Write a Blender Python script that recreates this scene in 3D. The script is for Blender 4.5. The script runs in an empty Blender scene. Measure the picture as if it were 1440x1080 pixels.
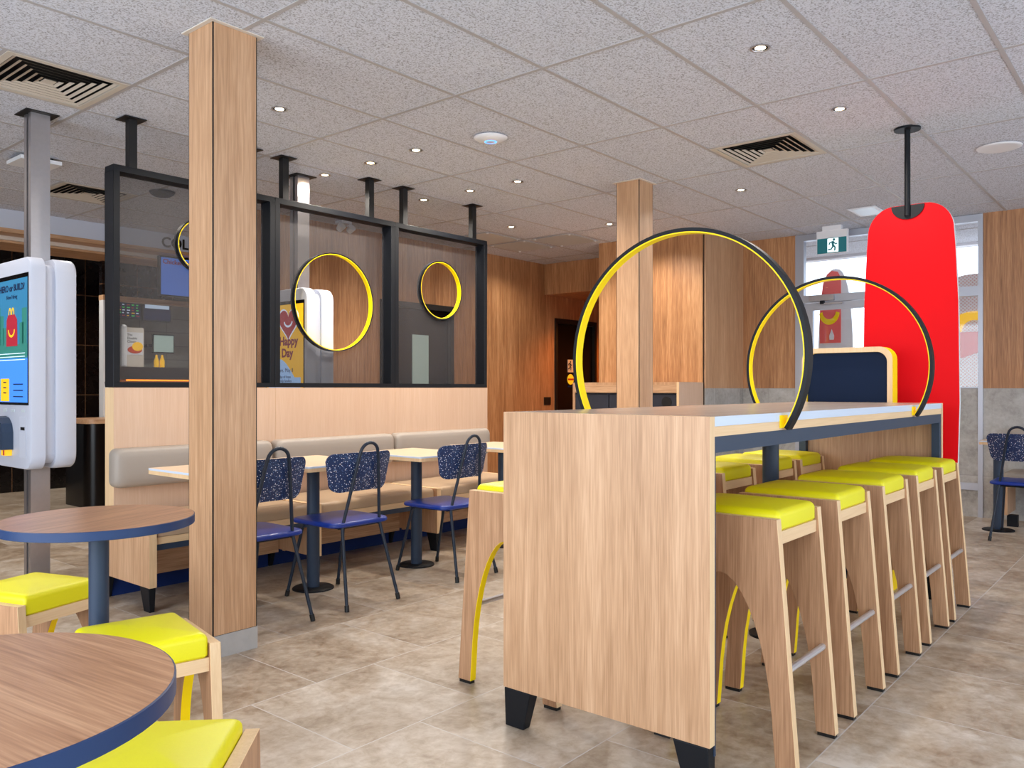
import bpy, bmesh, math, random
from math import pi, sin, cos, radians as rad, sqrt
from mathutils import Vector, Matrix
random.seed(7)
D = bpy.data; SC = bpy.context.scene
COL = SC.collection
H = 2.78                       # ceiling height

# ------------------------------------------------------------------ camera
cam_d = D.cameras.new('camera'); cam = D.objects.new('camera', cam_d); COL.objects.link(cam)
cam.location = (0, 0, 1.18); cam.rotation_euler = (rad(90), 0, rad(39.78 - 90))
cam_d.sensor_width = 36; cam_d.lens = 28.8; cam_d.shift_y = 6 / 1440; cam_d.clip_end = 100
SC.camera = cam
SC.view_settings.view_transform = 'Standard'; SC.view_settings.look = 'None'
SC.view_settings.gamma = 1; SC.view_settings.exposure = 0.36
SC.view_settings.use_curve_mapping = False
SC.cycles.diffuse_bounces = 8; SC.cycles.max_bounces = 14; SC.cycles.transparent_max_bounces = 16

# ------------------------------------------------------------------ world and big lights
W = D.worlds.new('world'); SC.world = W; W.use_nodes = True
bg = W.node_tree.nodes['Background']; bg.inputs[0].default_value = (.80, .89, 1, 1); bg.inputs[1].default_value = 2.4
def area(name, loc, rot, sx, sy, power, col):
    l = D.lights.new(name, 'AREA'); l.shape = 'RECTANGLE'; l.size = sx; l.size_y = sy; l.energy = power; l.color = col
    o = D.objects.new(name, l); COL.objects.link(o); o.location = loc; o.rotation_euler = rot
    return o
area('daylight_south_window', (3.2, -2.35, 1.45), (rad(-90), 0, 0), 9.0, 2.1, 470, (.80, .90, 1))
area('daylight_west_window', (-2.35, 1.6, 1.45), (0, rad(-90), 0), 2.1, 6.0, 135, (.86, .93, 1))
sun = D.lights.new('sun', 'SUN'); sun.energy = 2.5; sun.angle = rad(3); sun.color = (1, .95, .88)
so = D.objects.new('sun', sun); COL.objects.link(so); so.rotation_euler = (rad(50), 0, rad(120))

# ------------------------------------------------------------------ materials
def lin(c):
    return tuple(((x / 255) / 12.92 if x / 255 <= .04045 else ((x / 255 + .055) / 1.055) ** 2.4) for x in c) + (1,)
MATS = {}
def newmat(name):
    m = D.materials.new(name); m.use_nodes = True
    return m, m.node_tree.nodes, m.node_tree.links, m.node_tree.nodes['Principled BSDF']
def plain(name, col, rough=.5, metal=0, spec=.5, bump=0, bscale=200, vary=0, coat=0):
    m, N, L, P = newmat(name)
    P.inputs['Base Color'].default_value = lin(col); P.inputs['Roughness'].default_value = rough
    P.inputs['Metallic'].default_value = metal; P.inputs['Specular IOR Level'].default_value = spec
    P.inputs['Coat Weight'].default_value = coat
    tc = N.new('ShaderNodeTexCoord')
    n = N.new('ShaderNodeTexNoise'); n.inputs['Scale'].default_value = bscale; n.inputs['Detail'].default_value = 3
    L.new(tc.outputs['Object'], n.inputs['Vector'])
    if bump:
        b = N.new('ShaderNodeBump'); b.inputs['Strength'].default_value = bump; b.inputs['Distance'].default_value = .002
        L.new(n.outputs['Fac'], b.inputs['Height']); L.new(b.outputs[0], P.inputs['Normal'])
    v = N.new('ShaderNodeMapRange'); v.inputs['To Min'].default_value = 1 - (vary or .03); v.inputs['To Max'].default_value = 1 + (vary or .03)
    L.new(n.outputs['Fac'], v.inputs['Value'])
    mx = N.new('ShaderNodeVectorMath'); mx.operation = 'SCALE'; mx.inputs[0].default_value = lin(col)[:3]
    L.new(v.outputs[0], mx.inputs['Scale']); L.new(mx.outputs[0], P.inputs['Base Color'])
    MATS[name] = m; return m
def wood(name, cols, axis='Z', rough=.42, band=7.0, contrast=1.0, fine=110):
    """laminate oak: broad bands plus fine pores along one axis"""
    m, N, L, P = newmat(name)
    tc = N.new('ShaderNodeTexCoord'); oi = N.new('ShaderNodeObjectInfo')
    off = N.new('ShaderNodeVectorMath'); off.operation = 'SCALE'; off.inputs[0].default_value = (7, 5, 3)
    L.new(oi.outputs['Random'], off.inputs['Scale'])
    add = N.new('ShaderNodeVectorMath'); L.new(tc.outputs['Object'], add.inputs[0]); L.new(off.outputs[0], add.inputs[1])
    def tex(scale, stretch, detail, dist):
        mp = N.new('ShaderNodeMapping'); s = [scale] * 3; s['XYZ'.index(axis)] = scale * stretch
        mp.inputs['Scale'].default_value = s; L.new(add.outputs[0], mp.inputs[0])
        n = N.new('ShaderNodeTexNoise'); n.inputs['Scale'].default_value = 1; n.inputs['Detail'].default_value = detail
        n.inputs['Distortion'].default_value = dist; L.new(mp.outputs[0], n.inputs['Vector']); return n.outputs['Fac']
    a = tex(band, .05, 3, .5); b = tex(band * 6, .04, 4, .8); c = tex(fine * 2.2, .03, 2, 0)
    def madd(x, k, y):
        q = N.new('ShaderNodeMath'); q.operation = 'MULTIPLY_ADD'; L.new(x, q.inputs[0]); q.inputs[1].default_value = k
        if isinstance(y, float): q.inputs[2].default_value = y
        else: L.new(y, q.inputs[2])
        return q.outputs[0]
    s = madd(a, .42 * contrast, madd(b, .6 * contrast, madd(c, .62 * contrast, .5 - .82 * contrast)))
    r = N.new('ShaderNodeValToRGB'); e = r.color_ramp.elements
    e[0].position = .22; e[0].color = lin(cols[0]); e[1].position = .78; e[1].color = lin(cols[2])
    k = e.new(.5); k.color = lin(cols[1]); L.new(s, r.inputs[0]); L.new(r.outputs[0], P.inputs['Base Color'])
    P.inputs['Roughness'].default_value = rough
    bp = N.new('ShaderNodeBump'); bp.inputs['Strength'].default_value = .08; bp.inputs['Distance'].default_value = .001
    L.new(s, bp.inputs['Height']); L.new(bp.outputs[0], P.inputs['Normal'])
    MATS[name] = m; return m
def emit(name, col, strength):
    m, N, L, P = newmat(name)
    P.inputs['Base Color'].default_value = lin(col); P.inputs['Emission Color'].default_value = lin(col)
    P.inputs['Emission Strength'].default_value = strength; P.inputs['Roughness'].default_value = .4
    MATS[name] = m; return m

OAK = [(156, 116, 82), (190, 149, 113), (216, 177, 142)]
wood('oak', OAK, 'Z', contrast=.85); wood('oak_x', OAK, 'X'); wood('oak_y', OAK, 'Y')
wood('oak_warm', [(136, 92, 58), (174, 124, 82), (208, 160, 114)], 'Z', band=4.5, contrast=1.15)
wood('oak_pale', [(196, 160, 134), (206, 174, 148), (216, 188, 164)], 'Z', contrast=.6)
wood('oak_stool', [(142, 102, 72), (178, 135, 100), (208, 165, 128)], 'Z', contrast=.9)
wood('table_wood', [(140, 96, 66), (180, 132, 97), (212, 166, 128)], 'X', rough=.33, band=13, contrast=.85)
wood('bar_top', [(160, 144, 132), (178, 162, 150), (194, 180, 168)], 'X', rough=.25, band=6, contrast=.7)
wood('cafe_top', [(214, 186, 154), (224, 198, 168), (232, 208, 180)], 'X', rough=.35, contrast=.5)
wood('edge_wood', [(214, 178, 132), (228, 194, 150), (238, 208, 166)], 'Z', contrast=.7, rough=.5)
wood('edge_wood_x', [(214, 178, 132), (228, 194, 150), (238, 208, 166)], 'X', contrast=.7, rough=.5)
plain('edge_white', (205, 218, 236), .35)
plain('yellow', (255, 222, 0), .5, spec=.3)
plain('vinyl_yellow', (230, 222, 8), .42, bump=.12, bscale=260)
plain('vinyl_taupe', (158, 148, 138), .5, bump=.12, bscale=260)
plain('vinyl_taupe_warmlit', (176, 150, 122), .5, bump=.12, bscale=260)  # bench seats: warm light tinted into the taupe vinyl
plain('vinyl_blue', (8, 48, 138), .32, bump=.1, bscale=260)
plain('steel_blue', (42, 58, 80), .45, spec=.4)
plain('tube_navy', (26, 38, 54), .42, spec=.4)
plain('rim_blue', (30, 56, 98), .4, spec=.4)
plain('steel_dark', (15, 18, 24), .5, spec=.25)
plain('black', (8, 8, 10), .5)
plain('black_gloss', (7, 5, 6), .25, spec=.3)
plain('plinth_blue', (14, 38, 92), .6, spec=.2)
plain('board_navy', (10, 28, 56), .6, spec=.15)
plain('red', (216, 0, 14), .6, spec=.15)
plain('white', (226, 228, 232), .4)
plain('kiosk_white', (186, 191, 205), .45, spec=.3)
plain('offwhite', (214, 206, 196), .5)
plain('louvre', (196, 188, 176), .5)
plain('grid_beige', (172, 170, 172), .5)
plain('alu', (176, 180, 190), .35, .5)
plain('chrome', (214, 216, 222), .3, .75)
plain('brushed', (178, 174, 176), .34, .9, vary=.06, bscale=40)
plain('grey_panel', (186, 196, 202), .3)
plain('charcoal', (48, 50, 60), .5, spec=.3)
plain('stone', (172, 170, 168), .5, vary=.12, bscale=25)
plain('soffit_white', (198, 204, 218), .6)
plain('outside_white', (232, 236, 244), .8)
plain('paving', (196, 198, 204), .8)
plain('orange_red', (200, 60, 20), .6)

# terrazzo speckle for the chair backs
def speckle():
    m, N, L, P = newmat('speckle_blue')
    tc = N.new('ShaderNodeTexCoord'); prev = None
    base = N.new('ShaderNodeRGB'); base.outputs[0].default_value = lin((6, 38, 84)); prev = base.outputs[0]
    for sc, th, col in ((95, .24, (228, 230, 240)), (60, .19, (240, 232, 236)), (150, .22, (110, 150, 205))):
        v = N.new('ShaderNodeTexVoronoi'); v.inputs['Scale'].default_value = sc; v.inputs['Randomness'].default_value = 1
        L.new(tc.outputs['Object'], v.inputs['Vector'])
        q = N.new('ShaderNodeMath'); q.operation = 'LESS_THAN'; q.inputs[1].default_value = th; L.new(v.outputs['Distance'], q.inputs[0])
        sep = N.new('ShaderNodeSeparateColor'); L.new(v.outputs['Color'], sep.inputs[0])
        w = N.new('ShaderNodeMath'); w.operation = 'GREATER_THAN'; w.inputs[1].default_value = .35; L.new(sep.outputs[0], w.inputs[0])
        a = N.new('ShaderNodeMath'); a.operation = 'MULTIPLY'; L.new(q.outputs[0], a.inputs[0]); L.new(w.outputs[0], a.inputs[1])
        mx = N.new('ShaderNodeMix'); mx.data_type = 'RGBA'; L.new(a.outputs[0], mx.inputs[0]); L.new(prev, mx.inputs[6])
        mx.inputs[7].default_value = lin(col); prev = mx.outputs[2]
    L.new(prev, P.inputs['Base Color']); P.inputs['Roughness'].default_value = .38
    MATS['speckle'] = m
speckle()

def tiles(name, cols, w, h, joint, jcol, sx, sy, plane='XY', rough=.4, offset=.5, bumpy=.15, var=.5, nscale=2.2, mortar_rough=.7):
    m, N, L, P = newmat(name)
    tc = N.new('ShaderNodeTexCoord'); mp = N.new('ShaderNodeMapping')
    if plane == 'XZ': mp.inputs['Rotation'].default_value = (rad(-90), 0, 0)
    L.new(tc.outputs['Object'], mp.inputs[0])
    sp = N.new('ShaderNodeSeparateXYZ'); L.new(tc.outputs['Object'], sp.inputs[0])
    cb = N.new('ShaderNodeCombineXYZ')
    ax = {'XY': ('X', 'Y'), 'XZ': ('X', 'Z'), 'YZ': ('Y', 'Z')}[plane]
    for i, (a, s) in enumerate(zip(ax, (sx, sy))):
        q = N.new('ShaderNodeMath'); q.operation = 'ADD'; q.inputs[1].default_value = s; L.new(sp.outputs[a], q.inputs[0]); L.new(q.outputs[0], cb.inputs[i])
    b = N.new('ShaderNodeTexBrick'); L.new(cb.outputs[0], b.inputs['Vector'])
    b.offset = offset; b.offset_frequency = 2; b.squash = 1
    b.inputs['Scale'].default_value = 1; b.inputs['Mortar Size'].default_value = joint; b.inputs['Mortar Smooth'].default_value = 0
    b.inputs['Brick Width'].default_value = w; b.inputs['Row Height'].default_value = h; b.inputs['Bias'].default_value = 0
    b.inputs['Color1'].default_value = (0, 0, 0, 1); b.inputs['Color2'].default_value = (1, 1, 1, 1); b.inputs['Mortar'].default_value = (.5, .5, .5, 1)
    off = N.new('ShaderNodeVectorMath'); off.operation = 'SCALE'; off.inputs['Scale'].default_value = 9; L.new(b.outputs['Color'], off.inputs[0])
    ad = N.new('ShaderNodeVectorMath'); L.new(tc.outputs['Object'], ad.inputs[0]); L.new(off.outputs[0], ad.inputs[1])
    def noise(s, d, dist=0):
        n = N.new('ShaderNodeTexNoise'); n.inputs['Scale'].default_value = s; n.inputs['Detail'].default_value = d; n.inputs['Roughness'].default_value = .62
        n.inputs['Distortion'].default_value = dist; L.new(ad.outputs[0], n.inputs['Vector']); return n.outputs['Fac']
    n1 = noise(nscale, 6, .6); n2 = noise(nscale * 7, 6, .4)
    q1 = N.new('ShaderNodeMath'); q1.operation = 'MULTIPLY_ADD'; L.new(n2, q1.inputs[0]); q1.inputs[1].default_value = .55
    q2 = N.new('ShaderNodeMath'); q2.operation = 'MULTIPLY_ADD'; L.new(n1, q2.inputs[0]); q2.inputs[1].default_value = .9; q2.inputs[2].default_value = -.23
    L.new(q2.outputs[0], q1.inputs[2])
    q3 = N.new('ShaderNodeMath'); q3.operation = 'MULTIPLY_ADD'; sep = N.new('ShaderNodeSeparateColor'); L.new(b.outputs['Color'], sep.inputs[0])
    L.new(sep.outputs[0], q3.inputs[0]); q3.inputs[1].default_value = .3 * var; 
    q4 = N.new('ShaderNodeMath'); q4.operation = 'SUBTRACT'; L.new(q1.outputs[0], q4.inputs[0]); q4.inputs[1].default_value = .15 * var
    L.new(q4.outputs[0], q3.inputs[2])
    r = N.new('ShaderNodeValToRGB'); e = r.color_ramp.elements; e[0].position = .28; e[1].position = .75
    e[0].color = lin(cols[0]); e[1].color = lin(cols[2]); k = e.new(.5); k.color = lin(cols[1]); L.new(q3.outputs[0], r.inputs[0])
    mx = N.new('ShaderNodeMix'); mx.data_type = 'RGBA'; L.new(b.outputs['Fac'], mx.inputs[0]); L.new(r.outputs[0], mx.inputs[6]); mx.inputs[7].default_value = lin(jcol)
    L.new(mx.outputs[2], P.inputs['Base Color'])
    rr = N.new('ShaderNodeMapRange'); rr.inputs['To Min'].default_value = rough - .08; rr.inputs['To Max'].default_value = rough + .12; L.new(n2, rr.inputs[0])
    L.new(rr.outputs[0], P.inputs['Roughness'])
    bp = N.new('ShaderNodeBump'); bp.inputs['Strength'].default_value = bumpy; bp.inputs['Distance'].default_value = .002
    L.new(n2, bp.inputs['Height']); L.new(bp.outputs[0], P.inputs['Normal'])
    MATS[name] = m; return m
T = .592
tiles('floor_tile', [(134, 112, 90), (176, 160, 141), (208, 198, 186)], T, T, .0022, (196, 192, 188), -2.02 + 10.5 * T, -2.70 + 10 * T, 'XY', rough=.33, nscale=3.2, bumpy=.2)
tiles('tile_xz', [(140, 138, 134), (166, 164, 160), (186, 186, 184)], .6, .6, .003, (190, 190, 190), 0, 0, 'XZ', rough=.5, offset=0, nscale=4)
tiles('tile_yz', [(140, 138, 134), (166, 164, 160), (186, 186, 184)], .4, .8, .003, (150, 148, 146), .1, .42, 'YZ', rough=.5, offset=0, nscale=4)
tiles('dark_tile', [(5, 2, 3), (9, 4, 5), (14, 6, 7)], .4, .6, .005, (92, 66, 46), .09, .1, 'XZ', rough=.25, offset=0, nscale=1.2, bumpy=0)
tiles('kitchen_tile', [(170, 168, 160), (182, 180, 172), (192, 190, 182)], .4, .2, .004, (150, 148, 142), 0, 0, 'XZ', rough=.3, offset=0, nscale=6, bumpy=.02)

def ceil_mat():
    m, N, L, P = newmat('ceiling_tile')
    tc = N.new('ShaderNodeTexCoord')
    n = N.new('ShaderNodeTexNoise'); n.inputs['Scale'].default_value = 120; n.inputs['Detail'].default_value = 4; n.inputs['Roughness'].default_value = .65
    L.new(tc.outputs['Object'], n.inputs['Vector'])
    r = N.new('ShaderNodeValToRGB'); e = r.color_ramp.elements; e[0].position = .36; e[0].color = lin((146, 149, 157)); e[1].position = .52; e[1].color = lin((212, 217, 229))
    L.new(n.outputs['Fac'], r.inputs[0]); L.new(r.outputs[0], P.inputs['Base Color'])
    b = N.new('ShaderNodeBump'); b.inputs['Strength'].default_value = .6; b.inputs['Distance'].default_value = .004
    L.new(n.outputs['Fac'], b.inputs['Height']); L.new(b.outputs[0], P.inputs['Normal']); P.inputs['Roughness'].default_value = .95
    P.inputs['Specular IOR Level'].default_value = .1
    MATS['ceiling'] = m
ceil_mat()
def mesh_screen_mat():
    m, N, L, P = newmat('perforated_mesh')
    P.inputs['Base Color'].default_value = lin((62, 60, 62)); P.inputs['Roughness'].default_value = .6
    t = N.new('ShaderNodeBsdfTransparent'); mx = N.new('ShaderNodeMixShader'); mx.inputs[0].default_value = .6
    L.new(t.outputs[0], mx.inputs[1]); L.new(P.outputs[0], mx.inputs[2]); L.new(mx.outputs[0], N['Material Output'].inputs[0])
    MATS['mesh'] = m
mesh_screen_mat()
def glass_mat():
    m, N, L, P = newmat('window_glass')
    t = N.new('ShaderNodeBsdfTransparent'); g = N.new('ShaderNodeBsdfGlossy'); g.inputs['Roughness'].default_value = .02
    f = N.new('ShaderNodeFresnel'); f.inputs[0].default_value = 1.45; mx = N.new('ShaderNodeMixShader')
    t.inputs[0].default_value = (.93, .95, .97, 1)
    L.new(f.outputs[0], mx.inputs[0]); L.new(t.outputs[0], mx.inputs[1]); L.new(g.outputs[0], mx.inputs[2]); L.new(mx.outputs[0], N['Material Output'].inputs[0])
    MATS['glass'] = m
glass_mat()
def dots_mat():
    m, N, L, P = newmat('dot_pattern')
    tc = N.new('ShaderNodeTexCoord'); mp = N.new('ShaderNodeMapping'); mp.inputs['Scale'].default_value = (40, 40, 40); mp.inputs['Rotation'].default_value = (rad(45), 0, 0)
    L.new(tc.outputs['Object'], mp.inputs[0]); v = N.new('ShaderNodeTexVoronoi'); v.inputs['Randomness'].default_value = 0; v.inputs['Scale'].default_value = 1
    L.new(mp.outputs[0], v.inputs['Vector']); q = N.new('ShaderNodeMath'); q.operation = 'LESS_THAN'; q.inputs[1].default_value = .32; L.new(v.outputs['Distance'], q.inputs[0])
    mx = N.new('ShaderNodeMix'); mx.data_type = 'RGBA'; L.new(q.outputs[0], mx.inputs[0]); mx.inputs[6].default_value = lin((238, 236, 238)); mx.inputs[7].default_value = lin((225, 185, 180))
    L.new(mx.outputs[2], P.inputs['Base Color']); MATS['dots'] = m
dots_mat()
emit('lamp', (255, 226, 178), 14); emit('screen_blue', (70, 120, 215), .55); emit('screen_teal', (46, 112, 150), .45)
emit('screen_sky', (60, 125, 225), .6); emit('screen_yellow', (214, 160, 20), .5); emit('screen_red', (160, 36, 52), .4)
emit('screen_white', (200, 220, 245), .7); emit('screen_navy', (18, 28, 60), .5); emit('screen_green', (60, 210, 90), .6)
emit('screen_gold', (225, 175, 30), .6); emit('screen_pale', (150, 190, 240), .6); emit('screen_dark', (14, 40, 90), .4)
emit('screen_leaf', (50, 120, 110), .35); emit('screen_grey', (150, 170, 165), .35); emit('led_blue', (90, 170, 255), 1.5)
emit('exit_green', (12, 92, 100), .35); emit('exit_white', (225, 245, 245), .8); emit('screen_maroon', (120, 20, 50), .4)
plain('board_red_glare', (240, 104, 100), .6); emit('warm_strip', (255, 140, 30), 3.0); emit('screen_lime', (120, 200, 110), .45)  # board red is paled, window glare put into its colour

# ------------------------------------------------------------------ mesh helpers
class MB:
    def __init__(s): s.v = []; s.f = []; s.m = []; s.mats = []; s.sm = []
    def mi(s, m):
        if m not in s.mats: s.mats.append(m)
        return s.mats.index(m)
    def add(s, verts, faces, mat, smooth=False, M=None):
        b = len(s.v)
        for p in verts: s.v.append(tuple(M @ Vector(p)) if M is not None else tuple(p))
        mats = mat if isinstance(mat, list) else [mat] * len(faces)
        for f, mm in zip(faces, mats): s.f.append([b + i for i in f]); s.m.append(s.mi(mm)); s.sm.append(smooth)
        return s
    def box(s, x0, x1, y0, y1, z0, z1, mat, M=None):
        v = [(x, y, z) for z in (z0, z1) for y in (y0, y1) for x in (x0, x1)]
        f = [(0, 2, 3, 1), (4, 5, 7, 6), (0, 1, 5, 4), (2, 6, 7, 3), (0, 4, 6, 2), (1, 3, 7, 5)]
        return s.add(v, f, mat, False, M)          # order: bottom, top, -y, +y, -x, +x
    def prism(s, poly, axis, a, b, mat, side=None, M=None, smooth=False):
        """poly in the plane across axis (x: (y,z), y: (x,z), z: (x,y))"""
        def P(u, w, t): return {'x': (t, u, w), 'y': (u, t, w), 'z': (u, w, t)}[axis]
        n = len(poly); v = [P(u, w, a) for u, w in poly] + [P(u, w, b) for u, w in poly]
        f = [tuple(range(n))[::-1], tuple(range(n, 2 * n))] + [(i, (i + 1) % n, n + (i + 1) % n, n + i) for i in range(n)]
        side = side or mat
        sd = side if isinstance(side, list) else [side] * n
        return s.add(v, f, [mat, mat] + sd, smooth, M)
    def cyl(s, c, r, z0, z1, mat, n=32, r2=None, M=None, cap=True, smooth=True):
        r2 = r if r2 is None else r2
        v = [(c[0] + r * cos(2 * pi * i / n), c[1] + r * sin(2 * pi * i / n), z0) for i in range(n)] + [(c[0] + r2 * cos(2 * pi * i / n), c[1] + r2 * sin(2 * pi * i / n), z1) for i in range(n)]
        s.add(v, [(i, (i + 1) % n, n + (i + 1) % n, n + i) for i in range(n)], mat, smooth, M)
        if cap: s.add(v, [tuple(range(n))[::-1], tuple(range(n, 2 * n))], mat, False, M)
        return s
    def lathe(s, prof, c, mat, n=32, M=None):
        v = []; f = []
        for r, z in prof: v += [(c[0] + r * cos(2 * pi * i / n), c[1] + r * sin(2 * pi * i / n), z) for i in range(n)]
        for k in range(len(prof) - 1): f += [(k * n + i, k * n + (i + 1) % n, (k + 1) * n + (i + 1) % n, (k + 1) * n + i) for i in range(n)]
        f.append(tuple(range(n))[::-1]); f.append(tuple(range((len(prof) - 1) * n, len(prof) * n)))
        return s.add(v, f, mat, True, M)
    def tube(s, pts, r, mat, n=10, M=None, closed=False):
        P = [Vector(p) for p in pts]; k = len(P); v = []; f = []; up = None
        for i in range(k):
            t = (P[min(i + 1, k - 1)] - P[max(i - 1, 0)]).normalized()
            if up is None: up = t.orthogonal().normalized()
            up = (up - t * up.dot(t)).normalized(); w = t.cross(up)
            v += [P[i] + up * r * cos(2 * pi * j / n) + w * r * sin(2 * pi * j / n) for j in range(n)]
        for i in range(k - 1): f += [(i * n + j, i * n + (j + 1) % n, (i + 1) * n + (j + 1) % n, (i + 1) * n + j) for j in range(n)]
        f.append(tuple(range(n))[::-1]); f.append(tuple(range((k - 1) * n, k * n)))
        return s.add(v, f, mat, True, M)
    def loops(s, L, mat, cap0=True, cap1=True, M=None, smooth=True):
        """stitch rings of equal length"""
        n = len(L[0]); v = [p for l in L for p in l]; f = []; mm = []
        for k in range(len(L) - 1):
            f += [(k * n + i, k * n + (i + 1) % n, (k + 1) * n + (i + 1) % n, (k + 1) * n + i) for i in range(n)]
            mm += [mat[k] if isinstance(mat, list) else mat] * n
        m0 = mat[0] if isinstance(mat, list) else mat; m1 = mat[-1] if isinstance(mat, list) else mat
        if cap0: f.append(tuple(range(n))[::-1]); mm.append(m0)
        if cap1: f.append(tuple(range((len(L) - 1) * n, len(L) * n))); mm.append(m1)
        return s.add(v, f, mm, smooth, M)
    def build(s, name, parent=None, loc=None, bevel=0, seg=2, angle=35):
        me = D.meshes.new(name); me.from_pydata(s.v, [], s.f)
        for m in s.mats: me.materials.append(MATS[m])
        me.polygons.foreach_set('material_index', s.m); me.polygons.foreach_set('use_smooth', s.sm); me.update()
        bm = bmesh.new(); bm.from_mesh(me); bmesh.ops.remove_doubles(bm, verts=bm.verts, dist=1e-6); bmesh.ops.recalc_face_normals(bm, faces=bm.faces)
        if any(s.sm):
            for e in bm.edges:
                e.smooth = not (len(e.link_faces) == 2 and e.calc_face_angle(0) > rad(angle))
        bm.to_mesh(me); bm.free()
        o = D.objects.new(name, me); COL.objects.link(o)
        if parent: o.parent = parent
        if loc: o.location = loc
        if bevel:
            b = o.modifiers.new('bevel', 'BEVEL'); b.width = bevel; b.segments = seg; b.limit_method = 'ANGLE'; b.angle_limit = rad(40); b.harden_normals = False
        return o
def rrect(w, d, r, z, cx=0, cy=0, k=6):
    """rounded rectangle ring in XY at height z"""
    r = max(min(r, w / 2 - 1e-4, d / 2 - 1e-4), 1e-4); p = []
    for qx, qy, a0 in ((1, 1, 0), (-1, 1, 90), (-1, -1, 180), (1, -1, 270)):
        for i in range(k + 1):
            a = rad(a0 + 90 * i / k); p.append((cx + qx * (w / 2 - r) + r * cos(a), cy + qy * (d / 2 - r) + r * sin(a), z))
    return p
def cushion(mb, w, d, z0, z1, mat, rc=.02, rb=.02, crown=.012, cx=0, cy=0, M=None):
    L = [rrect(w - .01, d - .01, rc, z0, cx, cy), rrect(w, d, rc, z0 + .006, cx, cy)]
    zt = z1 - crown
    for i in range(6):
        a = rad(90 * i / 5); ins = rb * (1 - cos(a)); L.append(rrect(w - 2 * ins, d - 2 * ins, rc, zt - rb + rb * sin(a), cx, cy))
    w2, d2 = w - 2 * rb, d - 2 * rb
    for t in (.25, .5, .75, .93):
        ins = t * min(w2, d2) / 2; L.append(rrect(w2 - 2 * ins, d2 - 2 * ins, rc * (1 - t), zt + crown * (1 - (1 - t) ** 2), cx, cy))
    return mb.loops(L, mat, M=M)
def thing(name, label, cat, loc=(0, 0, 0), rz=0, group=None):
    o = D.objects.new(name, None); COL.objects.link(o); o.location = loc; o.rotation_euler = (0, 0, rz); o.empty_display_size = .1
    o['label'] = label; o['category'] = cat
    if group: o['group'] = group
    return o
def tag(o, label, cat, group=None):
    o['label'] = label; o['category'] = cat
    if group: o['group'] = group
    return o
def struct(o): o['kind'] = 'structure'; return o
def dup(root, loc, rz=0, label=None, group=None):
    r = root.copy(); COL.objects.link(r); r.location = loc; r.rotation_euler = (0, 0, rz)
    if label: r['label'] = label
    if group: r['group'] = group
    for ch in list(root.children):
        c = ch.copy(); COL.objects.link(c); c.parent = r
        for g in ch.children:
            d = g.copy(); COL.objects.link(d); d.parent = c
    return r
def text(name, body, size, mat, M, parent=None, depth=.001, align='LEFT', sx=1, bold=0):
    cu = D.curves.new(name, 'FONT'); cu.body = body; cu.size = size; cu.extrude = depth; cu.align_x = align; cu.offset = bold; cu.resolution_u = 3
    to = D.objects.new(name, cu); COL.objects.link(to); bpy.context.view_layer.update()
    me = D.meshes.new_from_object(to); D.objects.remove(to); me.transform(M @ Matrix.Diagonal((sx, 1, 1, 1))); me.materials.clear(); me.materials.append(MATS[mat])
    o = D.objects.new(name, me); COL.objects.link(o)
    if parent: o.parent = parent
    return o
# frames for flat artwork: local x to the reader's right, local y up, local z towards the reader
def face_negx(x, y, z):   # seen from -X; reader's right is -Y
    return Matrix(((0, 0, -1, x), (-1, 0, 0, y), (0, 1, 0, z), (0, 0, 0, 1)))
def face_negy(x, y, z):   # seen from -Y; reader's right is +X
    return Matrix(((1, 0, 0, x), (0, 0, -1, y), (0, 1, 0, z), (0, 0, 0, 1)))

# ================================================================== STRUCTURE
struct(MB().box(-2.6, 12.0, -2.6, 12.2, -.1, 0, 'floor_tile').build('floor'))
# ceiling cells on the 1.2 x 0.6 grid, with recesses where the vents sit
VENTS = [(1.44, 4.3), (2.64, 6.7), (5.04, 1.9)]
cm = MB()
for i in range(-10, 17):
    for j in range(-9, 17):
        x = 3.24 + .6 * i; y = 2.5 + .6 * j
        if x < -2.7 or x > 9.9: continue
        if any(abs(x - a) < .1 and abs(y - b) < .1 for a, b in VENTS): continue
        cm.box(x, x + .6, y, y + .6, H, H + .02, 'ceiling')
struct(cm.build('ceiling'))
struct(MB().box(-2.7, 10.3, -2.9, 12.2, H + .2, H + .25, 'white').build('roof_slab'))
gb = MB()
for i in range(-5, 6):
    x = 3.24 + 1.2 * i; gb.box(x - .011, x + .011, -2.6, 8.3, H - .004, H + .001, 'grid_beige')
for j in range(-8, 10):
    y = 2.5 + .6 * j; gb.box(-2.6, 8.5, y - .011, y + .011, H - .0035, H + .001, 'grid_beige')
for (x, y) in VENTS:
    xx = x + .6 if round((x - 3.24) / .6) % 2 == 0 else x
    gb.box(xx - .011, xx + .011, y, y + .6, H - .004, H + .001, 'grid_beige')
struct(gb.build('trim_1'))

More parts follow.
